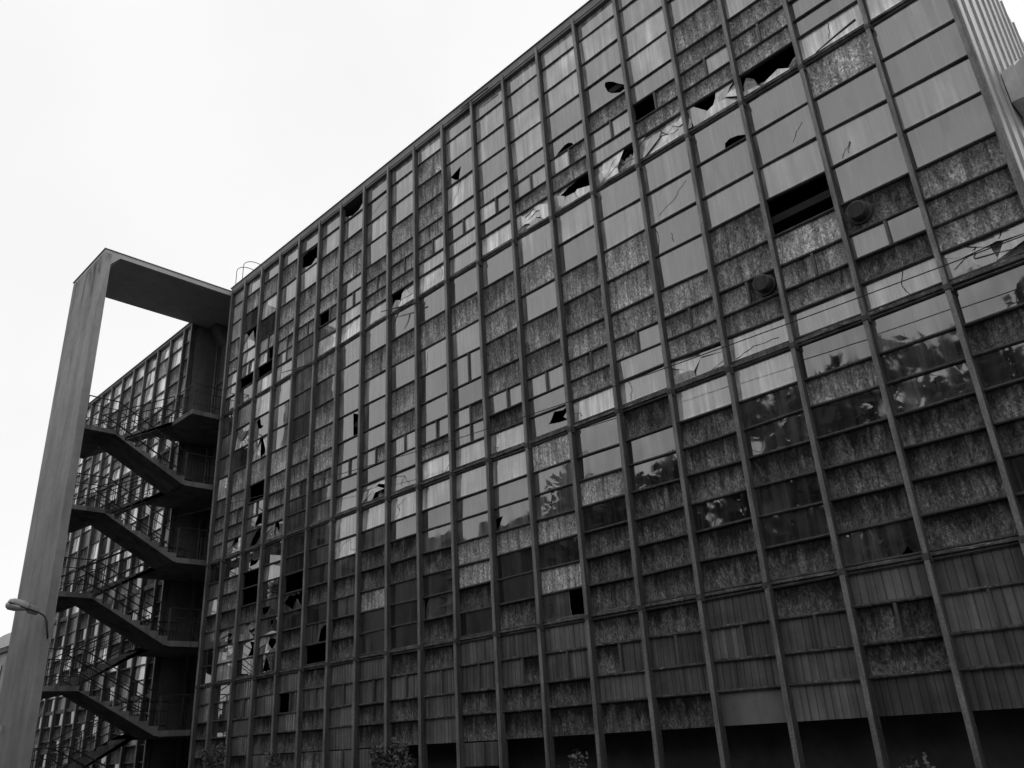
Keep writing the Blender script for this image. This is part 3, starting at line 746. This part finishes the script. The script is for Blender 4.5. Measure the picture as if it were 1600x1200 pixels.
# long pale conduit on the blade's inner edge
mb = MB(); mb.tube([P(-.02, -3.45, 5.1), P(-.02, -3.45, 2.6)], .012, 6); mb.build('conduit', M_LAMP, tow)

# safety hoops of the roof ladder
hoop = empty('roof_ladder_hoops', P(.4, .7, 13.12), 'thin pair of curved ladder rails rising over the roof edge beside the stair tower', 'ladder')
bpy.context.view_layer.update()
for dx in (.0, .42):
    pts = []
    for i in range(17):
        a = math.pi*i/16; pts.append(P(.14+dx, .55-.42*math.cos(a), 13.75+.28*math.sin(a)) )
    pts = [P(.14+dx, .13, 13.1)] + pts + [P(.14+dx, .97, 13.1)]
    mb = MB(); mb.tube(pts, .017, 6); mb.build('hoop_rail', M_RAIL, hoop, smooth=True)

# overhead cable
mb = MB(); pts = []
for i in range(41):
    t = i/40; x = -1.1 + 27*t; z = 6.16 + (4.62-6.16)*t - .52*math.sin(math.pi*t)*(.9)
    pts.append(P(x, -.5, z))
cab = mb; mb.tube(pts, .011, 5); o = mb.build('overhead_cable', M_RAIL)
tag(o, 'thin black cable sagging across the front of the gridded facade', 'cable')

# ------------------------------------------------------------------ far house at the left edge
hs = empty('distant_house', P(-252, 60, ZG), 'pale rendered house with low roof and chimney peeping out at the left edge', 'house')
bpy.context.view_layer.update()
mb = MB(); mb.box(-300, -243, 60, 85, ZG, 31); w = mb.build('wall', M_RENDER, hs)
mb = MB(); mb.prism([(59, 31.05), (87, 31.05), (73, 41.5)], -301, -242); mb.build('roof', M_RENDER, hs, merge='normals')
mb = MB(); mb.box(-250.6, -249.6, 64, 65, 34, 42.5); mb.build('chimney', M_FIN, hs)
mb = MB(); mb.box(-300.5, -242.3, 59.2, 59.9, 29.8, 31.0); mb.build('gutter', M_FIN, hs)
for x in (-268, -259, -250):
    for z in (22, 12):
        mb = MB(); mb.box(x, x+3.4, 59.7, 59.95, z, z+4.5); mb.build('window', M_DARKG, hs)

# ------------------------------------------------------------------ plants
def leaf_cloud(mb, c, rx, ry, rz, n_, size, r, fill=.55):
    for _ in range(n_):
        while True:
            p = Vector((r.uniform(-1, 1), r.uniform(-1, 1), r.uniform(-1, 1)))
            if fill < p.length < 1: break
        p = Vector(c) + Vector((p.x*rx, p.y*ry, p.z*rz))
        a = Vector((r.gauss(0, 1), r.gauss(0, 1), r.gauss(0, 1))).normalized(); b = a.cross(Vector((r.gauss(0, 1), r.gauss(0, 1), r.gauss(0, 1)))).normalized()
        s1 = size*r.uniform(.6, 1.3); s2 = s1*.55
        mb.face([p-a*s1, p-b*s2, p+a*s1, p+b*s2])
def shrub(x, y, top, wdt, label, r, dens=1.):
    e = empty('shrub', P(x, y, ZG), label, 'shrub', 'self-sown shrubs along the foot of the facade'); bpy.context.view_layer.update()
    h = (top-ZG)*S; b = P(x, y, ZG); st = MB(); lf = MB()
    for i in range(int(9*dens)+3):
        a = r.uniform(0, 6.28); d = r.uniform(.1, 1)*wdt; hh = h*r.uniform(.65, 1.0)
        p1 = b + Vector((d*.35*math.cos(a), d*.3*math.sin(a), hh*.5)); p2 = b + Vector((d*math.cos(a), d*.5*math.sin(a), hh))
        st.tube([b, p1, p2], [.018, .012, .004], 5)
        for t in range(int(26*dens)):
            q = t/26/dens; c = p1 + (p2-p1)*q if q > .3 else b+(p1-b)*(.4+q*2)
            leaf_cloud(lf, c, .15, .15, .13, 5, .055, r, 0)
    st.build('stem', M_BARK, e); lf.build('foliage', M_LEAF, e, merge=False)
r = random.Random(5)
shrub(2.3, -.35, .30, .75, 'leafy shrub climbing the lower facade nearest the stair tower', r, 1.2)
shrub(4.85, -.35, .12, .6, 'leafy shrub on the damp boards two bays right of the first one', r, 1.0)
shrub(8.75, -.4, .14, .72, 'rounded bright-leaved shrub before the leftmost black ground-floor opening', r, 2.3)
shrub(12.9, -.4, -.12, .4, 'thin upright shrub before a black opening left of centre', r, .7)
shrub(17.5, -.45, -.40, .5, 'low sprig barely showing at the lower right edge of the facade', r, .5)

# ------------------------------------------------------------------ across the court, behind the viewpoint: mirrored in the glass
def tree(x, y, h, rad, label, r, n_=4200):
    e = empty('court_tree', (x*S, y*S, 0), label, 'tree', 'trees across the court'); bpy.context.view_layer.update()
    b = Vector((x*S, y*S, 0)); tr = MB(); lf = MB()
    tr.tube([b, b+Vector((.1, 0, h*.3)), b+Vector((0, .2, h*.7))], [.38, .28, .12], 8)
    for i in range(9):
        a = r.uniform(0, 6.28); z0 = h*r.uniform(.25, .6); q = b+Vector((rad*.75*math.cos(a), rad*.75*math.sin(a), z0+h*.22))
        tr.tube([b+Vector((0, 0, z0)), q], [.12, .03], 5)
    for i in range(34):
        a = r.uniform(0, 6.28); q = math.sqrt(r.random())*rad*.85; zz = r.uniform(.16, .92)*h if i > 2 else h*.9
        q *= (1.05-abs(zz/h-.5)*.8)
        rr = rad*r.uniform(.25, .42)
        leaf_cloud(lf, b+Vector((q*math.cos(a), q*math.sin(a), zz)), rr, rr, rr*.8, n_//34, .36, r, .3)
    tr.build('trunk', M_BARK, e); lf.build('crown', M_LEAFD, e, merge=False)
r = random.Random(3)
for i, (x, y, h, rad, lab) in enumerate(((1.6, -15.6, 17.4, 5.6, 'tallest-crowned'), (5.8, -16.2, 16.6, 5.0, 'sparse slim'), (9.8, -15.4, 18.6, 5.6, 'broad round'), (14.2, -15.6, 20.0, 5.8, 'tall dark'), (18.6, -15.4, 21.0, 5.8, 'tallest dark'), (23.4, -15.8, 22.0, 6.2, 'very broad'), (28.6, -15.4, 21, 6.2, 'leaning bushy'))):
    tree(x, y, h, rad, '%s dark leafy tree across the court, mirrored in the glass' % lab, r)
for i, (x0, x1, y0, y1, zw, zr, lab) in enumerate(((-8.6, -2.6, -20, -15, 7.0, 9.0, 'plain grey gabled'), (-14.4, -9.4, -19.6, -14.6, 7.6, 9.6, 'narrow steep-roofed'), (-23, -15.4, -19.8, -15, 8.6, 10.9, 'wide tall'), (-2, 33, -26, -21.5, 6.5, 7.6, 'long low'))):
    e = empty('court_house', P((x0+x1)/2, y1, ZG), '%s house facing the derelict block across the court' % lab, 'house', 'houses across the court'); bpy.context.view_layer.update()
    mb = MB(); mb.box(x0, x1, y0, y1, ZG, zw); mb.build('wall', M_CONCD, e)
    ym = (y0+y1)/2; mb = MB(); mb.prism([(y0-.2, zw+.003), (y1+.2, zw+.003), (ym, zr)], x0-.15, x1+.15); rf = mb.build('roof', M_ROOF, e, merge='normals')
    mb = MB(); mb.box(x0+1, x0+1.5, ym-.2, ym+.3, zw+.3, zr+.6); mb.build('chimney', M_FIN, e)
    x = x0+.6
    while x < x1-1 and x1-x0 < 20:
        for z in (ZG+.8, ZG+2.8, ZG+4.8): mb = MB(); mb.box(x, x+.7, y1+.005, y1+.04, z, z+1.0); mb.build('window', M_DARKG, e)
        x += 1.7
